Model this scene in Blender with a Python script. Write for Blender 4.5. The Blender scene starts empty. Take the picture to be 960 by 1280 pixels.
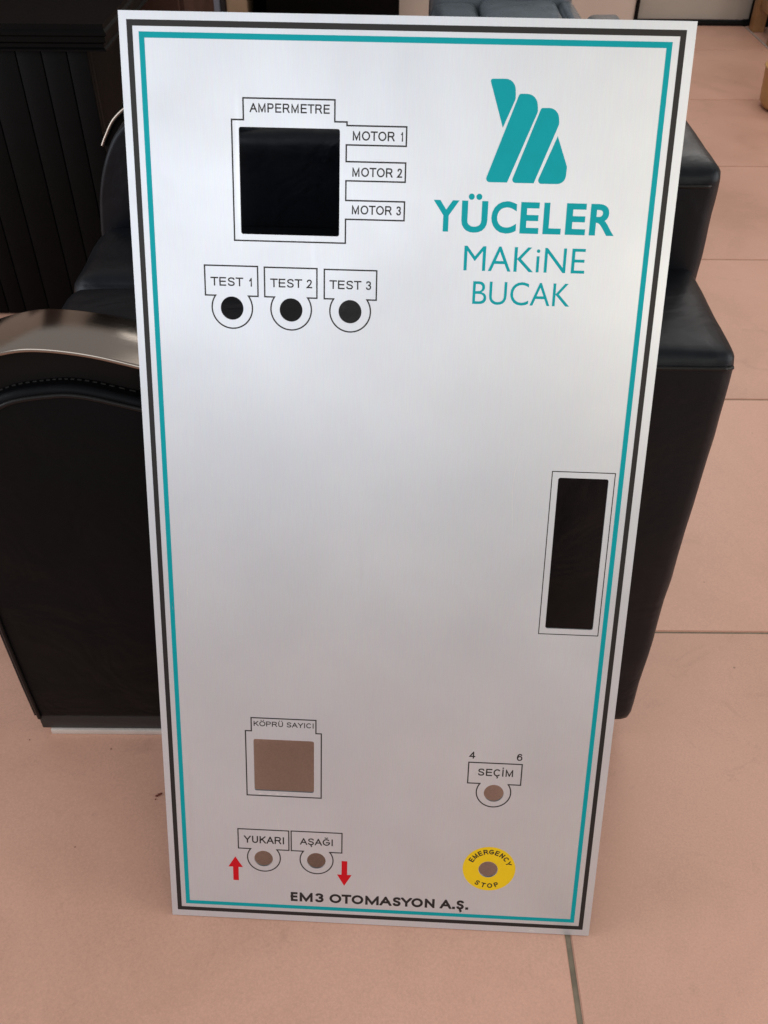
import bpy, bmesh, math, random
from mathutils import Vector, Matrix, noise
S = bpy.context.scene
COL = S.collection
R = random.Random(7)
rad = math.radians

# ---------------------------------------------------------------- camera
cd = bpy.data.cameras.new('camera'); cam = bpy.data.objects.new('camera', cd); COL.objects.link(cam)
right = Vector((0.99996598, 0.00545401, 0.00618799)); down = Vector((0.00824848, -0.66119088, -0.75017237)); fwd = Vector((0, 0.75019789, -0.66121338))
M = Matrix((right, -down, -fwd)).transposed().to_4x4(); M.translation = Vector((0, 0, 1.03))
cam.matrix_world = M
cd.sensor_fit = 'VERTICAL'; cd.sensor_height = 4.55; cd.sensor_width = 4.55 * .75; cd.lens = 4.55 * 1155 / 1280
cd.clip_start = .02; cd.clip_end = 60
cd.dof.use_dof = True; cd.dof.focus_distance = .95; cd.dof.aperture_fstop = 2.4
S.camera = cam
# ---------------------------------------------------------------- light
w = bpy.data.worlds.new('World'); S.world = w; w.use_nodes = True
bg = w.node_tree.nodes['Background']; bg.inputs[0].default_value = (1.0, .95, .92, 1); bg.inputs[1].default_value = .45
def area(name, loc, target, sx, sy, power, col):
    l = bpy.data.lights.new(name, 'AREA'); l.shape = 'RECTANGLE'; l.size = sx; l.size_y = sy; l.energy = power; l.color = col
    o = bpy.data.objects.new(name, l); COL.objects.link(o); o.location = loc
    o.rotation_euler = (Vector(target) - Vector(loc)).to_track_quat('-Z', 'Y').to_euler(); return o
area('window_light', (-1.4, -3.6, 2.6), (-.1, .8, .7), 3.2, 2.2, 41, (.96, .98, 1.0))
area('warm_fill_light', (1.9, -3.4, 2.3), (.1, .8, .7), 1.8, 2.0, 29, (1.0, .88, .66))  # added warm lamp behind the camera, brightens the panel's top right
area('left_fill_light', (-2.6, .35, 1.0), (0, .5, .1), 1.6, 1.7, 28, (.97, .97, 1.0))  # added side lamp to brighten the floor seen through the lower holes
area('right_fill_light', (2.6, .35, 1.0), (0, .5, .1), 1.6, 1.7, 28, (1.0, .97, .94))  # added opposite lamp, also lifts the floor behind the panel
area('far_fill_light', (.9, 4.15, 2.3), (.2, 1.0, .5), 2.2, .9, 26, (1.0, .97, .92))  # added high lamp for sheen on the leather tops and cap
area('ceiling_light', (1.2, 2.2, 2.75), (.8, 2.2, 0), 2.2, 2.2, 17, (1.0, .93, .84))
S.view_settings.view_transform = 'Standard'; S.view_settings.look = 'None'; S.view_settings.exposure = 0; S.view_settings.gamma = 1
S.render.engine = 'CYCLES'

# ---------------------------------------------------------------- materials
def mat(name, col, rough=.5, metal=0, spec=.5, coat=0, noise_amt=0, noise_scale=8, col2=None, bump=0, bump_scale=60, rough_var=0, world=False):
    m = bpy.data.materials.new(name); m.use_nodes = True; nt = m.node_tree; N = nt.nodes; L = nt.links
    b = N['Principled BSDF']; b.inputs['Base Color'].default_value = (*col, 1); b.inputs['Roughness'].default_value = rough
    b.inputs['Metallic'].default_value = metal; b.inputs['Specular IOR Level'].default_value = spec; b.inputs['Coat Weight'].default_value = coat
    if world: src = N.new('ShaderNodeNewGeometry').outputs['Position']
    else: src = N.new('ShaderNodeTexCoord').outputs['Object']
    if noise_amt or col2:
        n = N.new('ShaderNodeTexNoise'); n.inputs['Scale'].default_value = noise_scale; n.inputs['Detail'].default_value = 6; n.inputs['Roughness'].default_value = .6
        L.new(src, n.inputs['Vector'])
        r = N.new('ShaderNodeValToRGB'); r.color_ramp.elements[0].position = .3; r.color_ramp.elements[1].position = .7
        c2 = col2 or tuple(c * (1 - noise_amt) for c in col)
        r.color_ramp.elements[0].color = (*c2, 1); r.color_ramp.elements[1].color = (*col, 1)
        L.new(n.outputs['Fac'], r.inputs['Fac']); L.new(r.outputs['Color'], b.inputs['Base Color'])
    if rough_var:
        n = N.new('ShaderNodeTexNoise'); n.inputs['Scale'].default_value = noise_scale * 1.7; n.inputs['Detail'].default_value = 5
        L.new(src, n.inputs['Vector']); mr = N.new('ShaderNodeMapRange')
        mr.inputs[1].default_value = .3; mr.inputs[2].default_value = .7; mr.inputs[3].default_value = rough - rough_var; mr.inputs[4].default_value = rough + rough_var
        L.new(n.outputs['Fac'], mr.inputs[0]); L.new(mr.outputs[0], b.inputs['Roughness'])
    if bump:
        n = N.new('ShaderNodeTexNoise'); n.inputs['Scale'].default_value = bump_scale; n.inputs['Detail'].default_value = 8
        L.new(src, n.inputs['Vector']); bp = N.new('ShaderNodeBump'); bp.inputs['Strength'].default_value = bump; bp.inputs['Distance'].default_value = .001
        L.new(n.outputs['Fac'], bp.inputs['Height']); L.new(bp.outputs[0], b.inputs['Normal'])
    return m

def leather(name, col, rough, spec=.26):
    m = mat(name, col, rough, spec=.5, noise_amt=.3, noise_scale=9, rough_var=.06)
    nt = m.node_tree; N = nt.nodes; L = nt.links; b = N['Principled BSDF']; b.inputs['Specular IOR Level'].default_value = spec; b.inputs['Specular Tint'].default_value = (.80, .89, 1, 1)
    tc = N.new('ShaderNodeTexCoord')
    v = N.new('ShaderNodeTexVoronoi'); v.inputs['Scale'].default_value = 520; v.feature = 'DISTANCE_TO_EDGE'; L.new(tc.outputs['Object'], v.inputs['Vector'])
    n = N.new('ShaderNodeTexNoise'); n.inputs['Scale'].default_value = 11; n.inputs['Detail'].default_value = 3; n.inputs['Distortion'].default_value = .7; L.new(tc.outputs['Object'], n.inputs['Vector'])
    b1 = N.new('ShaderNodeBump'); b1.inputs['Strength'].default_value = .25; b1.inputs['Distance'].default_value = .0006; L.new(v.outputs['Distance'], b1.inputs['Height'])
    b2 = N.new('ShaderNodeBump'); b2.inputs['Strength'].default_value = .45; b2.inputs['Distance'].default_value = .01; L.new(n.outputs['Fac'], b2.inputs['Height'])
    L.new(b1.outputs[0], b2.inputs['Normal']); L.new(b2.outputs[0], b.inputs['Normal'])
    return m

def sheet_material():
    m = bpy.data.materials.new('satin_aluminium'); m.use_nodes = True; nt = m.node_tree; N = nt.nodes; L = nt.links; b = N['Principled BSDF']
    b.inputs['Metallic'].default_value = .80; b.inputs['Roughness'].default_value = .40; b.inputs['Specular IOR Level'].default_value = .5
    tc = N.new('ShaderNodeTexCoord')
    # very fine grain with a rolling direction plus faint blotches
    mp = N.new('ShaderNodeMapping'); mp.inputs['Scale'].default_value = (900, 60, 900); L.new(tc.outputs['Object'], mp.inputs['Vector'])
    n = N.new('ShaderNodeTexNoise'); n.inputs['Scale'].default_value = 1; n.inputs['Detail'].default_value = 3; L.new(mp.outputs[0], n.inputs['Vector'])
    n2 = N.new('ShaderNodeTexNoise'); n2.inputs['Scale'].default_value = 7; n2.inputs['Detail'].default_value = 5; L.new(tc.outputs['Object'], n2.inputs['Vector'])
    r = N.new('ShaderNodeValToRGB'); r.color_ramp.elements[0].color = (.67, .715, .785, 1); r.color_ramp.elements[1].color = (.735, .78, .845, 1); r.color_ramp.elements[0].position = .3; r.color_ramp.elements[1].position = .7
    L.new(n2.outputs['Fac'], r.inputs[0])
    mx = N.new('ShaderNodeMix'); mx.data_type = 'RGBA'; mx.blend_type = 'MULTIPLY'; mx.inputs['Factor'].default_value = .10
    L.new(r.outputs[0], mx.inputs['A']); L.new(n.outputs['Color'], mx.inputs['B']); L.new(mx.outputs['Result'], b.inputs['Base Color'])
    # long hair scratches
    mp2 = N.new('ShaderNodeMapping'); mp2.inputs['Rotation'].default_value = (0, 0, rad(-17)); mp2.inputs['Scale'].default_value = (55, 2.2, 1); L.new(tc.outputs['Object'], mp2.inputs['Vector'])
    n3 = N.new('ShaderNodeTexNoise'); n3.inputs['Scale'].default_value = 1; n3.inputs['Detail'].default_value = 2; n3.inputs['Distortion'].default_value = .5; L.new(mp2.outputs[0], n3.inputs['Vector'])
    sr = N.new('ShaderNodeMapRange'); sr.inputs[1].default_value = .70; sr.inputs[2].default_value = .76; sr.inputs[3].default_value = .40; sr.inputs[4].default_value = .34; L.new(n3.outputs['Fac'], sr.inputs[0])
    n5 = N.new('ShaderNodeTexNoise'); n5.inputs['Scale'].default_value = 5; n5.inputs['Detail'].default_value = 6; n5.inputs['Distortion'].default_value = 1.2; L.new(tc.outputs['Object'], n5.inputs['Vector'])
    m5 = N.new('ShaderNodeMapRange'); m5.inputs[1].default_value = .3; m5.inputs[2].default_value = .7; m5.inputs[3].default_value = -.035; m5.inputs[4].default_value = .035; L.new(n5.outputs['Fac'], m5.inputs[0])
    a5 = N.new('ShaderNodeMath'); a5.operation = 'ADD'; L.new(sr.outputs[0], a5.inputs[0]); L.new(m5.outputs[0], a5.inputs[1]); L.new(a5.outputs[0], b.inputs['Roughness'])
    bp = N.new('ShaderNodeBump'); bp.inputs['Strength'].default_value = .05; bp.inputs['Distance'].default_value = .0002; L.new(n.outputs['Fac'], bp.inputs['Height']); L.new(bp.outputs[0], b.inputs['Normal'])
    return m

def floor_material():
    m = bpy.data.materials.new('pink_stone_tile'); m.use_nodes = True; nt = m.node_tree; N = nt.nodes; L = nt.links; b = N['Principled BSDF']
    g = N.new('ShaderNodeNewGeometry'); oi = N.new('ShaderNodeObjectInfo')
    add = N.new('ShaderNodeVectorMath'); add.operation = 'MULTIPLY_ADD'; add.inputs[1].default_value = (1, 1, 1)
    cmb = N.new('ShaderNodeCombineXYZ'); mul = N.new('ShaderNodeMath'); mul.operation = 'MULTIPLY'; mul.inputs[1].default_value = 30
    L.new(oi.outputs['Random'], mul.inputs[0]); L.new(mul.outputs[0], cmb.inputs[2]); L.new(g.outputs['Position'], add.inputs[0]); L.new(cmb.outputs[0], add.inputs[2])
    n = N.new('ShaderNodeTexNoise'); n.inputs['Scale'].default_value = 3.2; n.inputs['Detail'].default_value = 8; n.inputs['Roughness'].default_value = .62; n.inputs['Distortion'].default_value = .6; L.new(add.outputs[0], n.inputs['Vector'])
    r = N.new('ShaderNodeValToRGB'); e = r.color_ramp.elements
    e[0].position = .25; e[0].color = (.49, .278, .205, 1); e[1].position = .75; e[1].color = (.64, .375, .292, 1)
    k = e.new(.5); k.color = (.585, .338, .255, 1)
    L.new(n.outputs['Fac'], r.inputs[0])
    # wandering dirt marks
    d = N.new('ShaderNodeTexNoise'); d.inputs['Scale'].default_value = 9; d.inputs['Detail'].default_value = 10; d.inputs['Roughness'].default_value = .75; d.inputs['Distortion'].default_value = 1.6; L.new(add.outputs[0], d.inputs['Vector'])
    dr = N.new('ShaderNodeMapRange'); dr.inputs[1].default_value = .57; dr.inputs[2].default_value = .76; dr.inputs[3].default_value = 0; dr.inputs[4].default_value = .3; L.new(d.outputs['Fac'], dr.inputs[0])
    mx = N.new('ShaderNodeMix'); mx.data_type = 'RGBA'; L.new(dr.outputs[0], mx.inputs['Factor']); L.new(r.outputs[0], mx.inputs['A']); mx.inputs['B'].default_value = (.24, .15, .11, 1)
    # tiny specks
    s = N.new('ShaderNodeTexVoronoi'); s.inputs['Scale'].default_value = 26; L.new(add.outputs[0], s.inputs['Vector'])
    sm = N.new('ShaderNodeMapRange'); sm.inputs[1].default_value = .035; sm.inputs[2].default_value = .055; sm.inputs[3].default_value = .55; sm.inputs[4].default_value = 0; L.new(s.outputs['Distance'], sm.inputs[0])
    sc = N.new('ShaderNodeSeparateColor'); L.new(s.outputs['Color'], sc.inputs[0]); gt = N.new('ShaderNodeMath'); gt.operation = 'GREATER_THAN'; gt.inputs[1].default_value = .86; L.new(sc.outputs[0], gt.inputs[0])
    mm = N.new('ShaderNodeMath'); mm.operation = 'MULTIPLY'; L.new(sm.outputs[0], mm.inputs[0]); L.new(gt.outputs[0], mm.inputs[1])
    mx2 = N.new('ShaderNodeMix'); mx2.data_type = 'RGBA'; L.new(mm.outputs[0], mx2.inputs['Factor']); L.new(mx.outputs['Result'], mx2.inputs['A']); mx2.inputs['B'].default_value = (.10, .06, .045, 1)
    vr = N.new('ShaderNodeMapRange'); vr.inputs[3].default_value = .95; vr.inputs[4].default_value = 1.04; L.new(oi.outputs['Random'], vr.inputs[0])
    mx3 = N.new('ShaderNodeVectorMath'); mx3.operation = 'SCALE'; L.new(mx2.outputs['Result'], mx3.inputs[0]); L.new(vr.outputs[0], mx3.inputs['Scale'])
    gn = N.new('ShaderNodeTexNoise'); gn.inputs['Scale'].default_value = 420; gn.inputs['Detail'].default_value = 4; gn.inputs['Roughness'].default_value = .7; L.new(add.outputs[0], gn.inputs['Vector'])
    gm = N.new('ShaderNodeMapRange'); gm.inputs[1].default_value = .3; gm.inputs[2].default_value = .7; gm.inputs[3].default_value = .90; gm.inputs[4].default_value = 1.08; L.new(gn.outputs['Fac'], gm.inputs[0])
    mx4 = N.new('ShaderNodeVectorMath'); mx4.operation = 'SCALE'; L.new(mx3.outputs[0], mx4.inputs[0]); L.new(gm.outputs[0], mx4.inputs['Scale']); mx3 = mx4
    L.new(mx3.outputs[0], b.inputs['Base Color']); b.inputs['Specular IOR Level'].default_value = .5
    rr = N.new('ShaderNodeMapRange'); rr.inputs[3].default_value = .30; rr.inputs[4].default_value = .50; L.new(n.outputs['Fac'], rr.inputs[0]); L.new(rr.outputs[0], b.inputs['Roughness'])
    bp = N.new('ShaderNodeBump'); bp.inputs['Strength'].default_value = .15; bp.inputs['Distance'].default_value = .001; L.new(d.outputs['Fac'], bp.inputs['Height']); L.new(bp.outputs[0], b.inputs['Normal'])
    return m

def brushed(name):
    m = bpy.data.materials.new(name); m.use_nodes = True; nt = m.node_tree; N = nt.nodes; L = nt.links; b = N['Principled BSDF']
    b.inputs['Metallic'].default_value = 1; b.inputs['Roughness'].default_value = .2; b.inputs['Base Color'].default_value = (.31, .275, .245, 1)
    tc = N.new('ShaderNodeTexCoord'); mp = N.new('ShaderNodeMapping'); mp.inputs['Scale'].default_value = (12, 900, 12); L.new(tc.outputs['Object'], mp.inputs['Vector'])
    n = N.new('ShaderNodeTexNoise'); n.inputs['Scale'].default_value = 1; n.inputs['Detail'].default_value = 4; L.new(mp.outputs[0], n.inputs['Vector'])
    bp = N.new('ShaderNodeBump'); bp.inputs['Strength'].default_value = .12; bp.inputs['Distance'].default_value = .0003; L.new(n.outputs['Fac'], bp.inputs['Height']); L.new(bp.outputs[0], b.inputs['Normal'])
    r = N.new('ShaderNodeMapRange'); r.inputs[3].default_value = .09; r.inputs[4].default_value = .20; L.new(n.outputs['Fac'], r.inputs[0]); L.new(r.outputs[0], b.inputs['Roughness'])
    return m

def ink(name, col):
    m = mat(name, col, .42, metal=.35 if max(col) > .1 else 0, spec=.2 if max(col) > .1 else .4, noise_amt=.06, noise_scale=40, bump=.04, bump_scale=700)
    return m
MT = dict(
    sheet=sheet_material(), floor=floor_material(),
    grout=mat('grey_green_grout', (.27, .23, .17), .9, noise_amt=.4, noise_scale=40, bump=.5, bump_scale=300, world=True),
    teal=ink('teal_ink', (.001, .37, .43)), black=ink('black_ink', (.010, .009, .010)), red=ink('red_ink', (.62, .008, .018)), yellow=ink('yellow_ink', (.90, .64, .018)),
    scratch=mat('bright_scratch', (.9, .9, .9), .3, metal=.5, noise_amt=.2, noise_scale=300),
    leather=leather('black_leather', (.003, .0036, .006), .42), side=leather('shaded_black_leather', (.002, .0022, .003), .46, .12), bluegrey=leather('blue_grey_leather', (.14, .17, .20), .28, .7),  # side: darker leather copy with the near armrest's shade put in its colour
    piping=mat('black_piping', (.004, .004, .005), .4, spec=.25, bump=.3, bump_scale=400, noise_amt=.3), thread=mat('grey_thread', (.016, .016, .016), .6, noise_amt=.3, noise_scale=300),
    cap=brushed('brushed_metal'), plinth=mat('black_plinth', (.012, .012, .013), .5, bump=.2, bump_scale=120, noise_amt=.3),
    strip=mat('silver_strip', (.66, .61, .58), .4, metal=.3, noise_amt=.15, noise_scale=30),
    desk=mat('black_wood', (.002, .002, .0022), .5, spec=.08, noise_amt=.4, noise_scale=20, bump=.2, bump_scale=90),
    brown=mat('red_brown_wood', (.06, .027, .02), .5, spec=.2, noise_amt=.4, noise_scale=14, bump=.2, bump_scale=90),
    wall=mat('beige_wall', (.66, .55, .48), .85, noise_amt=.08, noise_scale=3, bump=.2, bump_scale=150),
    door=mat('grey_door', (.50, .46, .41), .5, noise_amt=.08, noise_scale=5, bump=.1, bump_scale=80),
    dark=mat('dark_gap', (.006, .005, .005), .8, spec=.15, noise_amt=.2), oak=mat('orange_wood', (.36, .19, .075), .5, noise_amt=.35, noise_scale=16, bump=.2, bump_scale=90),  # dark: door frame, and shade in the gaps under door and cap
    maroon=mat('maroon_fabric', (.10, .018, .035), .85, noise_amt=.3, noise_scale=80, bump=.4, bump_scale=400),
    tub=mat('yellow_orange_plastic', (.50, .29, .11), .45, noise_amt=.1, noise_scale=10), crumb=mat('red_brown_crumb', (.16, .03, .015), .8, noise_amt=.3, noise_scale=300),
    crumb2=mat('dark_crumb', (.05, .035, .025), .8, noise_amt=.3, noise_scale=300),
)
BOOKC = [('pale_green', (.20, .27, .22)), ('red', (.33, .05, .05)), ('navy', (.02, .025, .07)), ('pale_blue', (.22, .25, .32)), ('tan', (.42, .30, .20)), ('black', (.015, .015, .018))]
for n_, c_ in BOOKC: MT['book_' + n_] = mat(n_ + '_book_cover', c_, .55, noise_amt=.15, noise_scale=30)
MT['paper'] = mat('book_paper', (.6, .55, .45), .9, noise_amt=.15, noise_scale=200)

# ---------------------------------------------------------------- helpers
def tag(o, label=None, cat=None, group=None, kind=None):
    if label: o['label'] = label
    if cat: o['category'] = cat
    if group: o['group'] = group
    if kind: o['kind'] = kind
    return o
def empty(name, loc=(0, 0, 0)):
    o = bpy.data.objects.new(name, None); COL.objects.link(o); o.location = loc; o.empty_display_size = .1; return o
def link(name, me, m, parent=None, smooth=False):
    me.name = name; me.materials.clear(); me.materials.append(m)
    if smooth:
        for p in me.polygons: p.use_smooth = True
    o = bpy.data.objects.new(name, me); COL.objects.link(o)
    if parent: o.parent = parent; o.matrix_parent_inverse = parent_inv(parent)
    return o
def parent_inv(p):
    # parts are modelled in world coordinates unless the thing is the panel (local frame)
    return Matrix.Identity(4) if p.get('_local') or p.type == 'MESH' and p.parent and p.parent.get('_local') else Matrix.Translation(-Vector(root(p).location)) if p.type == 'EMPTY' else Matrix.Identity(4)
def root(p):
    while p.parent: p = p.parent
    return p
def from_bm(name, bm, m, parent=None, smooth=False):
    bmesh.ops.recalc_face_normals(bm, faces=bm.faces)
    me = bpy.data.meshes.new(name); bm.to_mesh(me); bm.free()
    return link(name, me, m, parent, smooth)
def auto_smooth(o, ang=35):
    me = o.data
    for p in me.polygons: p.use_smooth = True
    bm = bmesh.new(); bm.from_mesh(me)
    for e in bm.edges:
        if len(e.link_faces) == 2 and e.calc_face_angle(0) > rad(ang): e.smooth = False
    bm.to_mesh(me); bm.free(); return o
def box(name, a, b, m, parent=None, bev=.002, seg=2):
    bm = bmesh.new(); bmesh.ops.create_cube(bm, size=1)
    for v in bm.verts:
        v.co = Vector([a[i] if v.co[i] < 0 else b[i] for i in range(3)])
    if bev: bmesh.ops.bevel(bm, geom=list(bm.edges), offset=bev, segments=seg, affect='EDGES', profile=.5)
    return auto_smooth(from_bm(name, bm, m, parent))
def cushion(name, a, b, m, parent=None, r=.02, n=16, puff=(0, 0, 0), wr=.0, seed=0, taper=None):
    """rounded, slightly puffed upholstered block"""
    a = Vector(a); b = Vector(b); c = (a + b) / 2; h = (b - a) / 2
    bm = bmesh.new(); bmesh.ops.create_cube(bm, size=2); bmesh.ops.subdivide_edges(bm, edges=list(bm.edges), cuts=n, use_grid_fill=True)
    for v in bm.verts:
        u = v.co.copy()
        # concentrate vertices near the edges
        q = Vector([math.copysign(1 - (1 - abs(x)) ** 1.6, x) for x in u])
        p = Vector([q[i] * h[i] for i in range(3)])
        inner = Vector([max(-h[i] + r, min(h[i] - r, p[i])) for i in range(3)])
        d = p - inner
        if d.length > 1e-9: p = inner + d.normalized() * min(r, max(abs(x) for x in d))
        for i in range(3):
            j, k = [t for t in range(3) if t != i]
            if abs(u[i]) > .999:
                p[i] += math.copysign(puff[i], u[i]) * (1 - q[j] ** 4) * (1 - q[k] ** 4)
        co = c + p
        if wr: co += noise.noise_vector(co * 14 + Vector((seed * 3.1, 0, 0))) * wr + noise.noise_vector(co * 38 + Vector((0, seed * 2.3, 0))) * wr * .35
        if taper: co = taper(co)
        v.co = co
    return from_bm(name, bm, m, parent, smooth=True)
def tube(name, pts, r, m, parent=None, seg=8, closed=False):
    bm = bmesh.new(); rings = []; P = [Vector(p) for p in pts]; n = len(P)
    for i, p in enumerate(P):
        t = (P[(i + 1) % n] - P[i - 1]) if closed or 0 < i < n - 1 else (P[1] - P[0] if i == 0 else P[-1] - P[-2])
        t.normalize(); s = t.cross(Vector((0, 0, 1)));
        if s.length < .1: s = t.cross(Vector((0, 1, 0)))
        s.normalize(); u = s.cross(t)
        rings.append([bm.verts.new(p + (s * math.cos(2 * math.pi * k / seg) + u * math.sin(2 * math.pi * k / seg)) * r) for k in range(seg)])
    for i in range(n if closed else n - 1):
        A = rings[i]; B = rings[(i + 1) % n]
        for k in range(seg): bm.faces.new((A[k], A[(k + 1) % seg], B[(k + 1) % seg], B[k]))
    if not closed: bm.faces.new(rings[0]); bm.faces.new(rings[-1])
    return from_bm(name, bm, m, parent, smooth=True)
def spline(pts, n=10):
    out = []
    for i in range(len(pts) - 1):
        p0 = pts[max(i - 1, 0)]; p1 = pts[i]; p2 = pts[i + 1]; p3 = pts[min(i + 2, len(pts) - 1)]
        for k in range(n):
            t = k / n
            out.append(tuple(.5 * (2 * b + (c - a) * t + (2 * a - 5 * b + 4 * c - d) * t * t + (3 * b - a - 3 * c + d) * t ** 3) for a, b, c, d in zip(p0, p1, p2, p3)))
    out.append(tuple(pts[-1])); return out
def prism_y(name, prof, y0, y1, m, parent=None, bev=.004, seg=3, smooth=True):
    """profile in x-z swept along y, outer edges rounded"""
    bm = bmesh.new(); A = [bm.verts.new((x, y0, z)) for x, z in prof]; B = [bm.verts.new((x, y1, z)) for x, z in prof]
    n = len(prof); f0 = bm.faces.new(A); f1 = bm.faces.new(B[::-1])
    for i in range(n): bm.faces.new((A[i], A[(i + 1) % n], B[(i + 1) % n], B[i]))
    bmesh.ops.recalc_face_normals(bm, faces=bm.faces)
    if bev: bmesh.ops.bevel(bm, geom=list(f0.edges) + list(f1.edges) if f0.is_valid else [], offset=bev, segments=seg, affect='EDGES', profile=.5)
    return auto_smooth(from_bm(name, bm, m, parent), 40)

# 2-D shapes on the panel, in millimetres
def flat(name, loops, z, m, parent, th=.00005):
    cu = bpy.data.curves.new(name, 'CURVE'); cu.dimensions = '2D'; cu.fill_mode = 'BOTH'; cu.extrude = th
    for lp in loops:
        s = cu.splines.new('POLY'); s.points.add(len(lp) - 1)
        for i, p in enumerate(lp): s.points[i].co = (p[0] / 1000, p[1] / 1000, 0, 1)
        s.use_cyclic_u = True
    o = bpy.data.objects.new('tmp', cu); me = bpy.data.meshes.new_from_object(o)
    bpy.data.objects.remove(o); bpy.data.curves.remove(cu)
    for v in me.vertices: v.co.z += z
    return link(name, me, m, parent)
def rrect(x0, y0, x1, y1, r, n=6):
    out = []
    for cx, cy, a in ((x1 - r, y1 - r, 0), (x0 + r, y1 - r, 90), (x0 + r, y0 + r, 180), (x1 - r, y0 + r, 270)):
        for k in range(n + 1): t = rad(a + 90 * k / n); out.append((cx + r * math.cos(t), cy + r * math.sin(t)))
    return out
def circle(cx, cy, r, n=48): return [(cx + r * math.cos(2 * math.pi * k / n), cy + r * math.sin(2 * math.pi * k / n)) for k in range(n)]
def rect(x0, y0, x1, y1): return [(x0, y0), (x1, y0), (x1, y1), (x0, y1)]
def roundpoly(pts, n=6):
    """pts: (x, y, radius)"""
    out = []; N = len(pts)
    for i, (x, y, r) in enumerate(pts):
        p = Vector((x, y)); a = Vector(pts[i - 1][:2]) - p; b = Vector(pts[(i + 1) % N][:2]) - p
        if r < .05: out.append((x, y)); continue
        a.normalize(); b.normalize(); ang = a.angle(b); d = r / math.tan(ang / 2)
        c = p + (a + b).normalized() * (r / math.sin(ang / 2)); s = p + a * d - c; e = p + b * d - c
        a0 = math.atan2(s.y, s.x); a1 = math.atan2(e.y, e.x); da = (a1 - a0 + math.pi) % (2 * math.pi) - math.pi
        for k in range(n + 1): t = a0 + da * k / n; out.append((c.x + r * math.cos(t), c.y + r * math.sin(t)))
    return out
def offs(lp, d):
    N = len(lp); out = []
    for i in range(N):
        p = Vector(lp[i]); a = (p - Vector(lp[i - 1])).normalized(); b = (Vector(lp[(i + 1) % N]) - p).normalized()
        na = Vector((-a.y, a.x)); nb = Vector((-b.y, b.x)); mi = na + nb
        if mi.length < 1e-6: mi = na
        mi.normalize(); k = min(1 / max(mi.dot(na), .3), 2.2); out.append(tuple(p + mi * d * k))
    return out
def outline(name, lp, z, m, parent, wd=1.25):
    return flat(name, [offs(lp, wd / 2), offs(lp, -wd / 2)], z, m, parent)
_cap = {}
def glyph_mesh(body, off=0.):
    cu = bpy.data.curves.new('t', 'FONT'); cu.body = body; cu.offset = off; cu.extrude = 0.0; cu.resolution_u = 5
    o = bpy.data.objects.new('tmp', cu); me = bpy.data.meshes.new_from_object(o); bpy.data.objects.remove(o); bpy.data.curves.remove(cu)
    return me
def capheight():
    if not _cap:
        me = glyph_mesh('H'); _cap['h'] = max(v.co.y for v in me.vertices); bpy.data.meshes.remove(me)
    return _cap['h']
def text(name, body, x0, x1, y0, h, z, m, parent, off=0., dots=()):
    me = glyph_mesh(body, off); xs = [v.co.x for v in me.vertices]; a, b = min(xs), max(xs)
    sx = (x1 - x0) / (b - a); sy = h / (capheight() + 2 * off)
    for v in me.vertices: v.co = Vector(((x0 + (v.co.x - a) * sx) / 1000, (y0 + (v.co.y + off) * sy) / 1000, z))
    me.update(); return link(name, me, m, parent)
def arcp(cx, cy, rx, ry, a0, a1, n=12):
    return [(cx + rx * math.cos(rad(a0 + (a1 - a0) * k / n)), cy + ry * math.sin(rad(a0 + (a1 - a0) * k / n))) for k in range(n + 1)]
S_ = spline([(.97, .76), (.88, .94), (.5, 1.0), (.15, .92), (.06, .74), (.2, .59), (.5, .52), (.82, .43), (.97, .26), (.84, .06), (.48, 0), (.12, .07), (0, .27)], 4)
C_ = arcp(.52, .5, .52, .5, 38, 322, 26)
O_ = arcp(.5, .5, .5, .5, 90, 450, 30)
U_ = [(0, 1), (0, .36)] + arcp(.5, .34, .5, .34, 180, 360, 14) + [(1, .36), (1, 1)]
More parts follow.
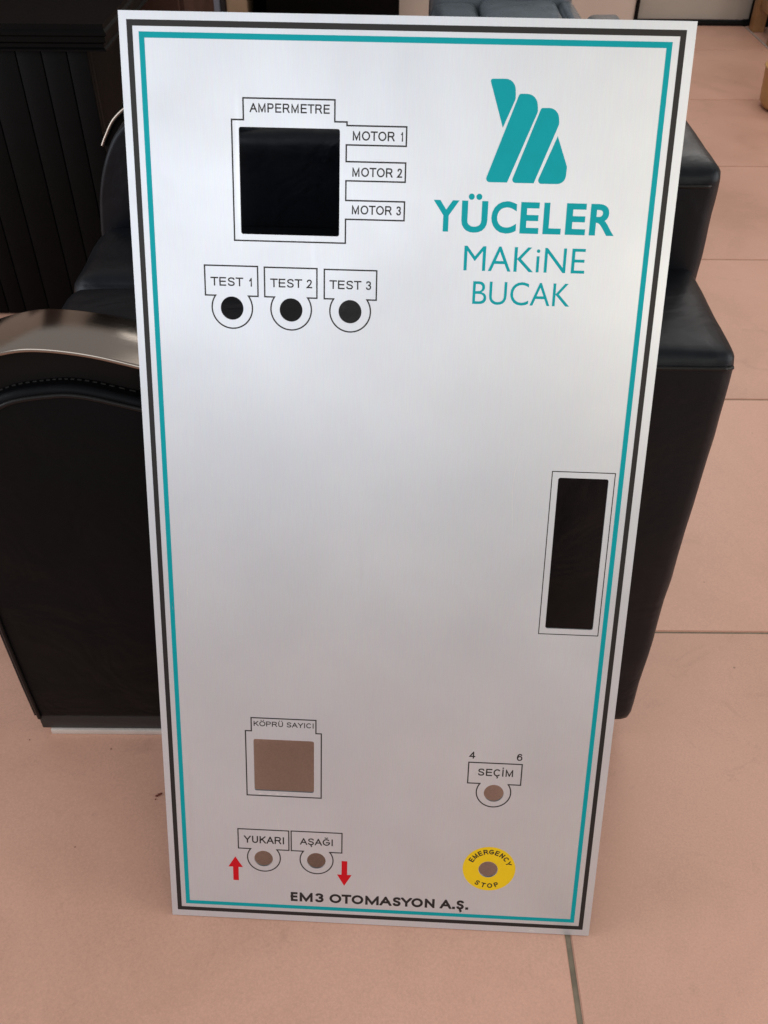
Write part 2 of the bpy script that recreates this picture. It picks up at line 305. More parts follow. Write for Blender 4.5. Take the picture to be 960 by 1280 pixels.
# letter: (ink width, advance, strokes); unit = cap height, x and y run 0..1 over the centre lines
GL = {
 'A': (.91, .93, [[(0, 0), (.5, 1), (1, 0)], [(.19, .33), (.81, .33)]]),
 'C': (.86, 1.0, [C_]), 'E': (.72, .93, [[(1, 1), (0, 1), (0, 0), (1, 0)], [(0, .52), (.93, .52)]]),
 'G': (.94, 1.086, [arcp(.52, .5, .52, .5, 40, 345, 26) + [(1.0, .46), (.56, .46)]]),
 'I': (.0, .388, [[(.5, 1), (.5, 0)]]), 'K': (.80, .93, [[(0, 1), (0, 0)], [(.93, 1), (0, .36)], [(.34, .60), (1, 0)]]),
 'M': (.90, 1.163, [[(0, 0), (0, 1), (.5, .04), (1, 1), (1, 0)]]), 'N': (.76, 1.0, [[(0, 0), (0, 1), (1, 0), (1, 1)]]),
 'O': (.98, 1.086, [O_]), 'P': (.76, .93, [[(0, 0), (0, 1), (.62, 1)] + arcp(.68, .735, .32, .265, 90, -90, 10) + [(.62, .47), (0, .47)]]),
 'R': (.82, 1.0, [[(0, 0), (0, 1), (.62, 1)] + arcp(.66, .745, .30, .255, 90, -90, 10) + [(.60, .49), (0, .49)], [(.55, .49), (.72, .38), (1, 0)]]),
 'S': (.78, .93, [S_]), 'T': (.80, .853, [[(0, 1), (1, 1)], [(.5, 1), (.5, 0)]]), 'U': (.76, 1.0, [U_]),
 'Y': (.86, .93, [[(0, 1), (.5, .42), (1, 1)], [(.5, .42), (.5, 0)]]),
 '1': (.28, .777, [[(1, 0), (1, 1), (.6, .84), (0, .70)]]),
 '2': (.60, .777, [spline([(.04, .70), (.14, .92), (.5, 1), (.88, .90), (.94, .70), (.74, .45), (.3, .18), (0, 0)], 4) + [(1, 0)]]),
 '3': (.60, .777, [spline([(.03, .78), (.18, .96), (.5, 1), (.84, .92), (.92, .74), (.78, .57), (.42, .53)], 4), spline([(.42, .53), (.82, .46), (1, .27), (.84, .06), (.48, 0), (.14, .06), (0, .26)], 4)]),
 '4': (.62, .777, [[(.76, 0), (.76, 1), (0, .27), (1.0, .27)]]),
 '6': (.60, .777, [spline([(.94, .80), (.8, .96), (.5, 1), (.18, .86), (.02, .5), (.06, .2), (.3, .02), (.6, 0), (.92, .12), (1, .33), (.88, .56), (.55, .65), (.2, .56), (.04, .38)], 4)]),
 ' ': (0, .388, []), '.': (0, .388, [[(.5, 0), (.5, .0001)]]),
}
ACC = {'Ö': 'O', 'Ü': 'U', 'Ş': 'S', 'Ç': 'C', 'Ğ': 'G', 'İ': 'I'}
def stroke_poly(pts, t, y0, y1):
    """thick polyline as one outline, ends squared and clipped flat to the cap band"""
    P = [Vector(p) for p in pts]
    if P[0] == P[-1] or (P[0] - P[-1]).length < 1e-4:
        lp = [tuple(p) for p in P[:-1]]; return ('ring', offs(lp, t / 2), offs(lp, -t / 2))
    if (P[0] - P[1]).length > t * .9 or len(P) == 2: P[0] = P[0] + (P[0] - P[1]).normalized() * t * .62
    if (P[-1] - P[-2]).length > t * .9 or len(P) == 2: P[-1] = P[-1] + (P[-1] - P[-2]).normalized() * t * .62
    a = []; b = []
    for i, p in enumerate(P):
        d0 = (p - P[i - 1]).normalized() if i else (P[1] - p).normalized(); d1 = (P[i + 1] - p).normalized() if i < len(P) - 1 else d0
        n0 = Vector((-d0.y, d0.x)); n1 = Vector((-d1.y, d1.x)); m_ = n0 + n1; m_ = m_.normalized() if m_.length > 1e-6 else n0
        k = min(1 / max(m_.dot(n0), .2), 3.2) * t / 2
        a.append(p + m_ * k); b.append(p - m_ * k)
    quads = []
    for i in range(len(P) - 1):
        q = [a[i], a[i + 1], b[i + 1], b[i]]
        for lim, sg in ((y1, 1), (y0, -1)):
            out = []
            for j, p in enumerate(q):
                r_ = q[(j + 1) % len(q)]; pi = (lim - p.y) * sg >= -1e-9; ri = (lim - r_.y) * sg >= -1e-9
                if pi: out.append(p)
                if pi != ri: out.append(p + (r_ - p) * ((lim - p.y) / (r_.y - p.y)))
            q = out
            if len(q) < 3: break
        if len(q) >= 3: quads.append(q)
    return ('quads', quads)
def put_char(bm, c, x, y, w, h, t, z, mapf=None):
    """draw one letter, ink box x..x+w, y..y+h; all in mm"""
    base = ACC.get(c, c); mapf = mapf or (lambda p: p); lvl = [z]
    def poly(q):
        vs = [bm.verts.new((*[k / 1000 for k in mapf(p)], lvl[0])) for p in q]
        f = bm.faces.new(vs); f.normal_update()
        if f.normal.z < 0: f.normal_flip()
    def draw(strokes, cl=True):
        for s_ in strokes:
            pts = [Vector((x + t / 2 + px * (w - t), y + t / 2 + py * (h - t))) for px, py in s_]
            r_ = stroke_poly(pts, t, y, y + h)
            if r_[0] == 'ring':
                A, B = r_[1], r_[2]
                for i in range(len(A)): poly([A[i], A[(i + 1) % len(A)], B[(i + 1) % len(A)], B[i]])
            else:
                for q in r_[1]: poly(q)
            lvl[0] += .000015
    if base == '.': poly([(x, y), (x + t * 1.15, y), (x + t * 1.15, y + t * 1.15), (x, y + t * 1.15)]); return
    draw(GL[base][2])
    cx = x + w / 2; dt = t * 1.05
    if c in 'ÖÜ':
        for o_ in (-.2, .2): poly([(cx + o_ * h - dt / 2, y + h * 1.10), (cx + o_ * h + dt / 2, y + h * 1.10), (cx + o_ * h + dt / 2, y + h * 1.10 + dt), (cx + o_ * h - dt / 2, y + h * 1.10 + dt)])
    if c == 'İ': poly([(cx - dt / 2, y + h * 1.10), (cx + dt / 2, y + h * 1.10), (cx + dt / 2, y + h * 1.10 + dt), (cx - dt / 2, y + h * 1.10 + dt)])
    if c == 'Ğ':
        pts = arcp(cx, y + h * 1.26, h * .19, h * .14, 190, 350, 8); q = stroke_poly([Vector(p) for p in pts], t * .75, y, y + 2 * h)
        for k in q[1]: poly(k)
    if c in 'ŞÇ':
        pts = [(cx, y + .02 * h), (cx - .02 * h, y - .07 * h)] + arcp(cx + .0 * h, y - .16 * h, .10 * h, .09 * h, 80, -110, 7); q = stroke_poly([Vector(p) for p in pts], t * .7, y - h, y + h)
        for k in q[1]: poly(k)
def label(body, x0, x1, y, h, m, parent, t=.12, z=.00008, chars=None):
    """plain sans-serif capitals fitted between x0 and x1"""
    bm = bmesh.new(); tt = t * h; pos = 0; lay = []
    for c in body:
        g = GL[ACC.get(c, c)]; iw = g[0] if g[0] > 0 else 0; lay.append((c, pos + (g[1] - iw) / 2, iw)); pos += g[1]
    ink_ = [l for l in lay if l[0] != ' ']; a = ink_[0][1] - (t / 2 if ink_[0][2] == 0 else 0); b = ink_[-1][1] + ink_[-1][2] + (t / 2 if ink_[-1][2] == 0 else 0)
    k = (x1 - x0) / (b - a)
    for i, (c, p, iw) in enumerate(ink_):
        if chars: xa, xb = chars[i]; put_char(bm, c, xa, y, xb - xa, h, tt, z + (i % 2) * .00006); continue
        if iw == 0: put_char(bm, c, x0 + (p - a) * k - tt / 2, y, tt, h, tt, z)
        else: put_char(bm, c, x0 + (p - a) * k, y, iw * k, h, tt, z)
    me = bpy.data.meshes.new('lettering'); bm.to_mesh(me); bm.free(); return link('lettering', me, m, parent)
def text_chars(body, spans, y0, h, z, m, parent, off):
    bm = bmesh.new()
    for c, (x0, x1) in zip(body, spans):
        me = glyph_mesh(c, off); xs = [v.co.x for v in me.vertices]; a, b = min(xs), max(xs); sx = (x1 - x0) / (b - a); sy = h / (capheight() + 2 * off)
        for v in me.vertices: v.co = Vector(((x0 + (v.co.x - a) * sx) / 1000, (y0 + (v.co.y + off) * sy) / 1000, z))
        bm.from_mesh(me); bpy.data.meshes.remove(me)
    me = bpy.data.meshes.new('lettering'); bm.to_mesh(me); bm.free(); return link('lettering', me, m, parent)
def arc_text(body, cx, cy, r, a0, a1, h, z, m, parent, inward=False, t=.19):
    bm = bmesh.new(); n = len(body)
    for i, c in enumerate(body):
        a = rad(a0 + (a1 - a0) * i / (n - 1)); rot = a - math.pi / 2 if not inward else a + math.pi / 2
        w_ = max(GL[c][0], .0) * h * .95
        ox, oy = cx + r * math.cos(a), cy + r * math.sin(a); cr, sr = math.cos(rot), math.sin(rot)
        put_char(bm, c, -w_ / 2, -h / 2, w_, h, t * h, z, mapf=lambda p: (ox + p[0] * cr - p[1] * sr, oy + p[0] * sr + p[1] * cr))
    me = bpy.data.meshes.new('lettering'); bm.to_mesh(me); bm.free()
    return link('lettering', me, m, parent)

# ================================================================ FLOOR
fl = box('floor', (-5, -5, -.03), (6, 6, -.002), MT['grout'], bev=0); tag(fl, kind='structure')
TX, TY = 1.295, .605
bm = bmesh.new(); bmesh.ops.create_cube(bm, size=1)
for v in bm.verts: v.co = Vector((v.co.x * (TX - .0062), v.co.y * (TY - .0036), -.006 if v.co.z < 0 else 0))
top = [e for e in bm.edges if all(v.co.z > -.001 for v in e.verts)] 
bmesh.ops.bevel(bm, geom=top, offset=.0012, segments=2, affect='EDGES')
tm = bpy.data.meshes.new('floor_tile'); bm.to_mesh(tm); bm.free(); tm.materials.append(MT['floor'])
for i in range(-3, 4):
    for j in range(-7, 6):
        o = bpy.data.objects.new('floor_tile', tm); COL.objects.link(o); o.parent = fl
        o.location = (.208 + TX * (i + .5), .907 + TY * (j + .5), R.uniform(-.0003, .0001)); o.rotation_euler.z = R.uniform(-.0006, .0006)

# ================================================================ BACK WALL AND DOOR
WY = 4.285
box('back_wall', (-4, WY, 0), (1.03, WY + .15, 2.7), MT['wall'], bev=0)['kind'] = 'structure'
box('side_wall', (1.60, WY, 0), (5, WY + .15, 2.7), MT['wall'], bev=0)['kind'] = 'structure'
d = empty('door', (1.3, WY, 0)); tag(d, 'plain grey door in the beige wall beyond the chair, dark gap under it', 'door')
box('door_leaf', (1.045, WY + .02, .022), (1.52, WY + .06, 2.05), MT['door'], d)
box('door_frame', (1.03, WY - .012, 0), (1.0445, WY + .1, 2.1), MT['dark'], d)
box('door_frame', (1.521, WY - .012, 0), (1.6, WY + .1, 2.1), MT['dark'], d)
box('under_door_shade', (1.045, WY + .0, 0), (1.52, WY + .06, .012), MT['dark'], d)  # dark strip standing in for the shadow under the door
box('lintel_wall', (1.03, WY, 2.1), (1.60, WY + .15, 2.7), MT['wall'], bev=0)['kind'] = 'structure'

box('reflection_column', (-1.75, WY - .12, 0), (-1.35, WY - .001, 2.7), MT['brown'], bev=.004)['kind'] = 'structure'  # unseen column, added so the armrest cap reflects dark bands

# ================================================================ CONTROL PANEL
u = Vector((.99907522, -.0429966, 0)); up = Vector((.01659139, .38552001, .92255029)); nn = u.cross(up)
PW, PH = 465.4, 908.1
pan = empty('control_panel'); pan['_local'] = 1
PM = Matrix((u, up, nn)).transposed().to_4x4(); PM.translation = Vector((-.2341673, .47931534, .001)); pan.matrix_world = PM
tag(pan, 'tall silver aluminium control panel with teal logo and cut-outs, leaning on the black armchair', 'control panel')
holes = [rrect(96.3, 736.7, 181.4, 822.7, 2), circle(86.6, 673.2, 10.2), circle(139.2, 673.1, 10.2), circle(191.6, 673.1, 10.2),
         rrect(387.5, 372.9, 434.1, 527.2, 2.2), rrect(96.3, 169.8, 159.7, 232.8, 2.2), circle(104.4, 82.4, 10.2), circle(162.2, 82.8, 10.2),
         circle(349.2, 179.8, 10.4), circle(349.2, 82.6, 10.3)]
sheet = flat('sheet', [rect(0, 0, PW, PH)] + holes, -.0009, MT['sheet'], pan, th=.0009)
Z1, Z2, Z3 = .00008, .00018, .00028
def border(name, x0, y0, x1, y1, t, m): return flat(name, [rect(x0, y0, x1, y1), rect(x0 + t, y0 + t, x1 - t, y1 - t)], Z1, m, pan)
border('black_border', 6.4, 7.9, 457.9, 901.7, 4.7, MT['black'])
border('teal_border', 16.1, 17.0, 447.7, 892.9, 4.5, MT['teal'])
K = MT['black']; T = MT['teal']
outline('label_outline', [(100.5, 844.9), (177, 844.9), (177, 828.2), (187.2, 828.2), (187.2, 825.5), (237, 825.5), (237, 810.5), (186.8, 810.5), (186.8, 797.4), (237, 797.4), (237, 782.2), (186.8, 782.2), (186.8, 766.4), (237, 766.4), (237, 751.1), (186.8, 751.1), (186.8, 731.3), (90.5, 731.3), (90.5, 828.2), (100.5, 828.2)], Z1, K, pan)
def keyhole(x0, x1, y0, y1, cx, cy, r):
    dx = math.sqrt(r * r - (y0 - cy) ** 2); a0 = math.atan2(y0 - cy, dx); a1 = math.pi - a0
    pts = [(x0, y1), (x1, y1), (x1, y0)]
    n = 40
    for k in range(n + 1): t = a0 - (a0 - (a1 - 2 * math.pi)) * k / n; pts.append((cx + r * math.cos(t), cy + r * math.sin(t)))
    pts.append((x0, y0)); return pts
outline('label_outline', keyhole(63.2, 110, 684.1, 709.7, 86.8, 673.6, 18), Z1, K, pan)
outline('label_outline', keyhole(116, 162.2, 684, 709.3, 139.3, 673.6, 18), Z1, K, pan)
outline('label_outline', keyhole(168.7, 214.6, 683.8, 708.9, 191.7, 673.4, 18), Z1, K, pan)
outline('label_outline', keyhole(77.1, 132.3, 94.8, 120, 104.8, 83.8, 18), Z1, K, pan)
outline('label_outline', keyhole(134.9, 190, 94.7, 120.2, 162.5, 83.8, 18), Z1, K, pan)
outline('label_outline', keyhole(321.2, 376.5, 191.2, 216.4, 348.9, 180.9, 18), Z1, K, pan)
outline('label_outline', rect(381.6, 366.8, 439.6, 533.1), Z1, K, pan, .85)
outline('label_outline', [(94.4, 258), (161.7, 258), (161.7, 242.3), (167.3, 242.3), (167.3, 163.7), (88.2, 163.7), (88.2, 242.3), (94.4, 242.3)], Z1, K, pan)
def tx(body, x0, x1, y, h, m=K, off=0., z=Z1): return text('lettering', body, x0, x1, y, h, z, m, pan, off)
def lb(body, x0, x1, y, h, t=.145, chars=None): return label(body, x0, x1, y, h, K, pan, t * (1.15 if t > .18 else 1.1), chars=chars)
lb('AMPERMETRE', 105.9, 172.6, 834.1, 7.1)
for i, y in ((1, 814.1), (2, 785.6), (3, 755.3)): lb('MOTOR %d' % i, 192.1, 234.2, y, 7.4)
for i, (a, b) in ((1, (68.3, 104.8)), (2, (121.1, 157.9)), (3, (173.4, 210))): lb('TEST %d' % i, a, b, 692.4, 7.5)
lb('KÖPRÜ SAYICI', 97.0, 159.3, 248.3, 5.9)
lb('YUKARI', 83.4, 127.1, 102.4, 9.2)
lb('AŞAĞI', 144.5, 180.1, 103.2, 8.6)
lb('SEÇİM', 331.3, 367.9, 200.8, 8.6)
lb('4', 321.3, 327.3, 221.0, 8.3); lb('6', 370.3, 376.1, 220.7, 8.3)
def px(*prs): return [(113.1 + (a / 3.4286) * .889, 113.1 + (b / 3.4286) * .889) for a, b in prs]
lb('EM3', 0, 1, 27.3, 12.2, .20, px((80, 108), (118, 174), (184, 221)))
lb('OTOMASYON', 0, 1, 27.3, 12.2, .20, px((246, 297), (299, 338), (341, 391), (399, 457), (461, 511), (516, 551), (552, 597), (596, 645), (653, 695)))
lb('A.Ş.', 0, 1, 27.3, 12.2, .20, px((718, 766), (770, 781), (787, 820), (826, 837)))
text_chars('YÜCELER', [(262.1 + (a - 78) * .2000, 262.1 + (b - 78) * .2000) for a, b in ((76, 186), (197, 308), (324, 431), (447, 527), (545, 622), (640, 725), (742, 848))], 743.2, 25.6, Z1, T, pan, .026)
tx('MAKiNE', 289.8, 394.0, 711.4, 20.6, T, off=-.003); tx('BUCAK', 298.9, 383.6, 683.1, 19.4, T, off=-.003)
# emblem: four leaning bars
for pts in ([(303.3, 863.7, 2.0), (324.9, 864.0, 9.0), (325.9, 848.6, 9.0), (316.4, 825.6, .3)],
            [(328.2, 852.9, 2.2), (343.2, 853.1, 9.5), (344.8, 839.5, 7.0), (323.0, 783.7, .3), (303.4, 783.6, 3.2)],
            [(346.8, 842.6, 2.2), (361.4, 842.9, 9.0), (363.0, 830.5, 7.0), (345.3, 783.6, .3), (325.4, 783.5, 3.0)],
            [(362.2, 822.0, .3), (374.0, 790.8, 10.0), (371.2, 783.5, 0), (346.9, 783.3, 3.0)]):
    if len(pts) == 4 and pts[2][2] == 0: pts = [pts[0], (372.2, 797.5, 5), (371.6, 783.5, 7.2), pts[3]]
    rp = roundpoly(pts); sgn = sum(rp[i - 1][0] * rp[i][1] - rp[i][0] * rp[i - 1][1] for i in range(len(rp)))
    flat('emblem_bar', [offs(rp, .32 if sgn > 0 else -.32)], Z1, T, pan)
flat('up_arrow', [[(73.3, 83.5), (65.3, 69.8), (70.4, 69.8), (70.4, 52), (76.5, 52), (76.5, 69.8), (81.3, 69.8)]], Z1, MT['red'], pan)
flat('down_arrow', [[(193, 51.5), (201, 66.1), (196.1, 66.1), (196.1, 84.2), (189.9, 84.2), (189.9, 66.1), (185, 66.1)]], Z1, MT['red'], pan)
disc = flat('emergency_disc', [circle(350.1, 83.4, 28.5, 72), circle(349.2, 82.6, 10.5)], Z1, MT['yellow'], pan)
arc_text('EMERGENCY', 350.1, 83.4, 22.2, 151, 21, 6.0, Z3, K, pan)
arc_text('STOP', 350.1, 83.4, 22.0, -122, -66, 6.0, Z3, K, pan, inward=True)
# handling marks
def scratch(pts, wd):
    pts = spline(pts, 5); n = len(pts); a = []; b = []
    for i, p in enumerate(pts):
        q = pts[min(i + 1, n - 1)]; o = pts[max(i - 1, 0)]; t = Vector((q[0] - o[0], q[1] - o[1])).normalized(); k = wd / 2 * math.sin(math.pi * (i + .3) / (n - .4))
        a.append((p[0] - t.y * k, p[1] + t.x * k)); b.append((p[0] + t.y * k, p[1] - t.x * k))
    flat('scratch', [a + b[::-1]], Z1, MT['scratch'], pan)
scratch([(20, 374), (18.5, 381), (20, 388)], .5); scratch([(35, 391), (34, 397), (36, 404)], .45)
scratch([(352, 556), (346, 520), (349, 470)], .28)
for q in ((103, 166.2), (112, 165.6), (121, 166.5), (128, 166)): scratch([(q[0] - 2.5, q[1] - .5), q, (q[0] + 2.5, q[1] + .6)], .9)
scratch([(398, 2.2), (402, 3.2), (406, 2.1)], .8); scratch([(120, 138), (121, 128), (123, 118)], .3)

# ================================================================ BLACK ARMCHAIR (faces left)
ch = empty('armchair', (-.06, 1.08, 0)); tag(ch, 'black leather armchair with curved metal armrest cap behind the silver panel', 'armchair')
LE = MT['leather']
topc = spline([(-.450, .36), (-.441, .415), (-.424, .466), (-.398, .510), (-.361, .536), (-.32, .5455), (-.284, .546), (-.234, .533), (-.15, .51), (-.04, .487), (.09, .475)], 6)
arm_prof = [(.09, .035), (-.453, .035), (-.4545, .10), (-.4555, .20), (-.454, .30)] + topc
def mk_arm(y0, y1, capy0, capy1, faceY, capend, sh=0, zs=0):
    prof_ = [(x + sh, z + (zs if z > .25 else 0)) for x, z in arm_prof]
    a = prism_y('armrest', prof_, y0, y1, MT['side'] if faceY < 0 else LE, ch, bev=.007, seg=4)
    fy = y0 - .0005 if faceY < 0 else y1 + .0005
    sgn = -1 if faceY < 0 else 1
    edge = [(x + sh, fy, z) for x, z in arm_prof[1:5]] + [(x + sh, fy, z + zs) for x, z in topc]
    ins = []
    for i, p in enumerate(edge):
        q = edge[min(i + 1, len(edge) - 1)]; o = edge[max(i - 1, 0)]; t = Vector((q[0] - o[0], 0, q[2] - o[2])).normalized()
        ins.append((p[0] + t.z * .009, p[1], p[2] - t.x * .009))
    tube('piping', ins, .0026, MT['piping'], a, 8)
    cp = spline([(-.441, .512), (-.432, .528), (-.415, .553), (-.388, .574), (-.355, .5865), (-.32, .592), (-.273, .587), (-.224, .574), (-.15, .551), (-.06, .524), (.06, .49)], 7)
    cp = [(x * 1.008 + sh * .5, z - .007) for x, z in cp if x < capend]
    th = .006; inner = []
    for i, p in enumerate(cp):
        q = cp[min(i + 1, len(cp) - 1)]; o = cp[max(i - 1, 0)]; t = Vector((q[0] - o[0], q[1] - o[1])).normalized(); inner.append((p[0] + t.y * th, p[1] - t.x * th))
    prism_y('armrest_cap', cp + inner[::-1], capy0, capy1, MT['cap'], ch, bev=.0027, seg=3)
    sup = [(x, z) for x, z in topc if -.43 < x < .03]
    upz = [(x + .0, min(z + .042, 10)) for x, z in sup]
    c2 = []
    for i, p in enumerate(inner):
        if p[0] < capend - .01: c2.append((p[0], p[1] - .0005))
    pts = c2 + [(c2[-1][0], c2[-1][1] - .05), (c2[0][0], c2[0][1] - .05)]
    my = (capy0 + capy1) / 2
    prism_y('cap_gap_shade', pts, my - (capy1 - capy0) / 2 + .010, my + (capy1 - capy0) / 2 - .010, MT['dark'], ch, bev=0)  # dark block filling the gap under the cap in place of its shade
    return a
arm = mk_arm(.720, .862, .726, .800, -1, -.20)
mk_arm(1.385, 1.530, 1.450, 1.526, 1, -.26, -.002, .036)
# stitching along the top welt of the near armrest
bm = bmesh.new()
for i in range(4, len(topc) * 6 // 6 - 1):
    x0, z0 = topc[i]; x1, z1 = topc[i + 1]; L_ = math.hypot(x1 - x0, z1 - z0); k = max(1, int(L_ / .0055))
    for s in range(k):
        t = (s + .2) / k; t2 = (s + .75) / k
        pa = Vector((x0 + (x1 - x0) * t, .733, z0 + (z1 - z0) * t + .0004)); pb = Vector((x0 + (x1 - x0) * t2, .733, z0 + (z1 - z0) * t2 + .0004))
        bmesh.ops.create_cube(bm, size=1, matrix=Matrix.Translation((pa + pb) / 2) @ (pb - pa).to_track_quat('X', 'Z').to_matrix().to_4x4() @ Matrix.Diagonal(((pb - pa).length, .0012, .0010, 1)))
st = from_bm('stitching', bm, MT['thread'], arm); st['kind'] = 'stuff'
# rear side blocks, near and far
def tap(co):
    return co
for y0, y1, xa, xb, zt in ((.717, .900, -.13, .321, .588), (1.370, 1.530, -.235, .32, .551)):
    b_ = cushion('side_block', (xa, y0, .036), (xb, y1, zt), LE, ch, r=.014, n=22, puff=(.003, .002, .008), wr=.0016, seed=y0)
    yy = y0 - .0003 if y0 < 1 else y1 + .0003
    tube('piping', spline([(xa + .012, yy + .002, zt - .0135), (.0, yy - .001, zt - .0125), (.2, yy - .001, zt - .0125), (xb - .02, yy + .0005, zt - .0135), (xb - .012, yy + .001, zt - .014), (xb - .004, yy + .0045, zt - .0145)], 6), .0021, MT['piping'], b_, 8)
bk = cushion('backrest', (.06, .884, .40), (.327, 1.35, .694), LE, ch, r=.015, n=22, puff=(.005, .004, .009), wr=.002, seed=5)
tube('piping', spline([(.08, .8832, .676), (.15, .8805, .677), (.22, .8805, .677), (.30, .8825, .676), (.316, .887, .675)], 6), .0021, MT['piping'], bk, 8)
cushion('back_cushion', (-.02, .872, .385), (.085, 1.378, .60), LE, ch, r=.035, n=16, puff=(.012, 0, .01), wr=.003, seed=6)
# seat: two pads with a deep seam between them
for y0, y1, sd in ((.866, 1.186, 1), (1.189, 1.384, 2)):
    p_ = cushion('seat_pad', (-.447, y0, .29), (.02, y1, .408), LE, ch, r=.024, n=18, puff=(.006, .002, .010), wr=.0018, seed=sd)
box('seat_base', (-.440, .865, .036), (.08, 1.383, .295), LE, ch, bev=.008, seg=3)
box('back_base', (.081, .902, .036), (.314, 1.368, .42), LE, ch, bev=.008, seg=3)
box('plinth', (-.447, .722, .0095), (.298, 1.520, .0365), MT['plinth'], ch, bev=.002)
box('plinth_strip', (-.436, .7195, .0), (.292, 1.5225, .0092), MT['strip'], ch, bev=.001)

# ================================================================ DARK DESK (left)
dk = empty('desk', (-1.0, 2.1, 0)); tag(dk, 'black wooden desk with moulded top and vertical boards at the left edge', 'desk')
DY = 1.8
prof = [(0, .592), (0, .583), (-.004, .579), (-.004, .574), (0, .571), (0, .562), (.006, .558), (.006, .552), (.002, .549), (.002, .546)]
bm = bmesh.new(); X0, X1 = -1.6, -.507
ringA = []
for (dy, z) in prof:
    # dy > 0 steps back from the front edge; same moulding wraps the right-hand side
    ringA.append([bm.verts.new((X0, DY + dy, z)), bm.verts.new((X1 - dy, DY + dy, z)), bm.verts.new((X1 - dy, 2.42, z)), bm.verts.new((X0, 2.42, z))])
for a, b in zip(ringA, ringA[1:]):
    for k in range(4): bm.faces.new((a[k], a[(k + 1) % 4], b[(k + 1) % 4], b[k]))
bm.faces.new(ringA[0]); bm.faces.new(ringA[-1])
from_bm('desk_top', bm, MT['desk'], dk)
box('apron', (-1.58, DY + .030, .0), (-.551, DY + .052, .546), MT['desk'], dk, bev=.001)
x = -.550; i = 0
while x > -1.56:
    wd = (.038, .047, .047, .060, .052)[i % 5]
    box('vertical_board', (x - wd + .0014, DY + .018, .004), (x, DY + .0295, .5455), MT['desk'], dk, bev=.0018, seg=2); x -= wd; i += 1
box('side_board', (-.62, DY + .06, 0), (-.60, 2.38, .5455), MT['desk'], dk)

# red-brown cabinet behind the desk
cb = empty('cabinet', (-.8, 2.7, 0)); tag(cb, 'dark red-brown wooden cabinet standing behind the black desk', 'cabinet')
box('carcass', (-1.25, 2.52, .03), (-.50, 2.95, .92), MT['brown'], cb, bev=.003)
box('cabinet_door', (-1.24, 2.50, .05), (-.885, 2.518, .90), MT['brown'], cb, bev=.003)
box('cabinet_door', (-.88, 2.50, .05), (-.51, 2.518, .90), MT['brown'], cb, bev=.003)
box('plinth', (-1.22, 2.54, 0), (-.53, 2.93, .029), MT['plinth'], cb)

# ================================================================ BOOKCASE AND BOOKS
bc = empty('bookcase', (-.6, 4.1, 0)); tag(bc, 'tall black bookcase against the beige back wall', 'bookcase')
BX0, BX1, BY0, BY1 = -.87, .043, 3.98, 4.27
box('side_panel', (BX0, BY0, 0), (BX0 + .022, BY1, 2.45), MT['desk'], bc); box('side_panel', (BX1 - .022, BY0, 0), (BX1, BY1, 2.45), MT['desk'], bc)
box('back_panel', (BX0 + .022, BY1 - .01, .0), (BX1 - .022, BY1, 2.45), MT['desk'], bc)
for z in (.02, .40, .78, 1.16, 1.54, 1.92, 2.43): box('shelf', (BX0 + .023, BY0 + .004, z - .018), (BX1 - .023, BY1 - .011, z), MT['desk'], bc, bev=.001)
box('bookcase_door', (-.47, BY0 - .018, .03), (BX1 - .002, BY0 - .002, .78), MT['desk'], bc)
def book(x0, x1, h, colr, label, dy=0):
    b = empty('book', ((x0 + x1) / 2, 4.1, .02)); tag(b, label, 'book', 'books on the bottom shelf of the bookcase')
    m = MT['book_' + colr]; y = BY0 + .015 + dy
    box('cover', (x0, y, .0205), (x0 + .002, y + .19, .02 + h), m, b, bev=.0004); box('cover', (x1 - .002, y, .0205), (x1, y + .19, .02 + h), m, b, bev=.0004)
    box('spine', (x0 + .0021, y - .001, .0205), (x1 - .0021, y + .003, .02 + h), m, b, bev=.0008)
    box('pages', (x0 + .0022, y + .0035, .023), (x1 - .0022, y + .185, .018 + h), MT['paper'], b, bev=0)
book(-.835, -.790, .29, 'pale_green', 'pale green book, leftmost on the bottom shelf of the black bookcase')
book(-.786, -.712, .31, 'red', 'thick red book between the pale green and navy books', .01)
book(-.709, -.684, .30, 'navy', 'narrow navy blue book beside the thick red book', .004)
book(-.682, -.655, .28, 'pale_blue', 'narrow pale blue-grey book between the navy and black books', .008)
book(-.652, -.634, .30, 'black', 'thin black book left of the wide tan book', .003)
book(-.631, -.550, .27, 'tan', 'wide tan book, rightmost on the bottom shelf of the bookcase', .012)

# ================================================================ BLUE-GREY CHAIR
vc = empty('armchair', (.32, 2.45, 0)); tag(vc, 'blue-grey leather chair seen just above the top edge of the silver panel', 'armchair')
BG = MT['bluegrey']
cushion('seat_pad', (.245, 2.05, .31), (.455, 2.80, .42), BG, vc, r=.02, n=14, puff=(0, .0, .008), wr=.005, seed=11)
cushion('side_bolster', (.115, 2.05, .30), (.242, 2.80, .415), BG, vc, r=.03, n=12, puff=(.004, .0, .008), wr=.005, seed=12)
cushion('side_bolster', (.458, 2.05, .30), (.505, 2.80, .415), BG, vc, r=.02, n=12, puff=(.004, .0, .006), wr=.004, seed=13)
cushion('armrest', (.508, 1.98, .28), (.595, 2.635, .425), BG, vc, r=.02, n=10, puff=(.002, .0, .004), wr=.002, seed=14)
cushion('armrest', (.04, 1.98, .28), (.112, 2.35, .425), LE, vc, r=.02, n=10, puff=(.002, .0, .004), wr=.002, seed=15)
cushion('backrest', (.115, 2.80, .30), (.505, 2.92, .86), BG, vc, r=.04, n=12, puff=(.0, .01, .0), wr=.004, seed=16)
box('seat_base', (.12, 2.08, .06), (.50, 2.88, .30), MT['leather'], vc, bev=.006)
for X in (.14, .45):
    for Y in (2.10, 2.83): box('foot', (X, Y, 0), (X + .04, Y + .04, .06), MT['plinth'], vc)

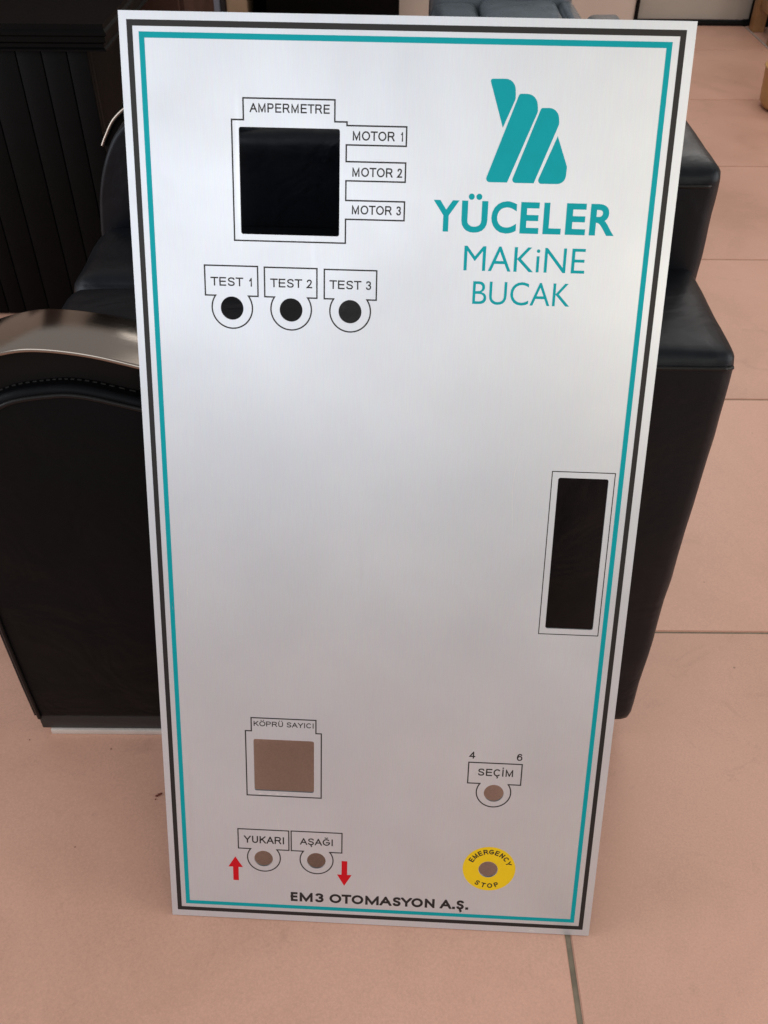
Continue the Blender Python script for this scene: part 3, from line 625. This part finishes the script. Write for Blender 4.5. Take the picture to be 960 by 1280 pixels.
# ================================================================ THINGS AT THE RIGHT EDGE
sl = empty('stool', (1.7, 4.1, 0)); tag(sl, 'wooden stool with dark red seat by the door, cut off at the right edge', 'stool')
for X in (1.505, 1.86):
    for Y in (3.95, 4.19): box('leg', (X, Y, 0), (X + .05, Y + .05, .40), MT['oak'], sl, bev=.004)
box('rail', (1.556, 3.965, .09), (1.859, 3.985, .14), MT['oak'], sl); box('rail', (1.515, 4.001, .09), (1.535, 4.189, .14), MT['oak'], sl)
cushion('seat', (1.49, 3.93, .401), (1.93, 4.26, .47), MT['maroon'], sl, r=.02, n=8, puff=(0, 0, .01))
box('side_panel', (1.556, 3.99, .145), (1.859, 4.0, .399), MT['maroon'], sl)
# rounded tub
bm = bmesh.new(); prof = [(0, .0), (.085, .0), (.103, .006), (.112, .022), (.116, .06), (.120, .125), (.124, .128), (.121, .131), (.114, .128), (.108, .03), (.0, .012)]
rings = []
for r_, z_ in prof: rings.append([bm.verts.new((1.365 + max(r_, .0005) * math.cos(2 * math.pi * k / 40), 3.24 + max(r_, .0005) * math.sin(2 * math.pi * k / 40), z_)) for k in range(40)])
for a, b in zip(rings, rings[1:]):
    for k in range(40): bm.faces.new((a[k], a[(k + 1) % 40], b[(k + 1) % 40], b[k]))
bm.faces.new(rings[0]); bm.faces.new(rings[-1])
tag(from_bm('tub', bm, MT['tub'], smooth=True), 'small yellow-orange round tub on the floor at the right edge', 'tub')
# pale trim strip across the floor towards the stool
o = box('floor_trim', (-.004, -.6, .0002), (.004, .6, .002), MT['strip'], bev=.0005); o.location = (1.503, 3.66, 0); o['kind'] = 'structure'

# ================================================================ CRUMBS
def crumb(cx, cy, n, s, m, label, grp=None):
    bm = bmesh.new()
    for i in range(n):
        q = Vector((cx + R.uniform(-1, 1) * s * 1.6 * (n > 1), cy + R.uniform(-1, 1) * s * 2.2 * (n > 1), s * .3))
        r_ = bmesh.ops.create_icosphere(bm, subdivisions=1, radius=s * R.uniform(.5, .9), matrix=Matrix.Translation(q) @ Matrix.Diagonal((1, R.uniform(.6, 1.2), .5, 1)))
        for v in r_['verts']: v.co += noise.noise_vector(v.co * 400) * s * .3
    tag(from_bm('crumb', bm, m), label, 'crumb')
crumb(-.279, .627, 5, .0022, MT['crumb'], 'small red-brown crumb on the floor left of the silver panel')
crumb(-.353, .697, 1, .0013, MT['crumb'], 'dark brown crumb on the pink floor just below the chair plinth')
crumb(-.365, .560, 1, .0012, MT['crumb'], 'dark brown crumb alone on the floor at the far left')
crumb(-.463, .71, 1, .0011, MT['crumb'], 'tiny dark crumb beside the front corner of the chair plinth')
for o in list(bpy.data.objects):
    if '_local' in o: del o['_local']
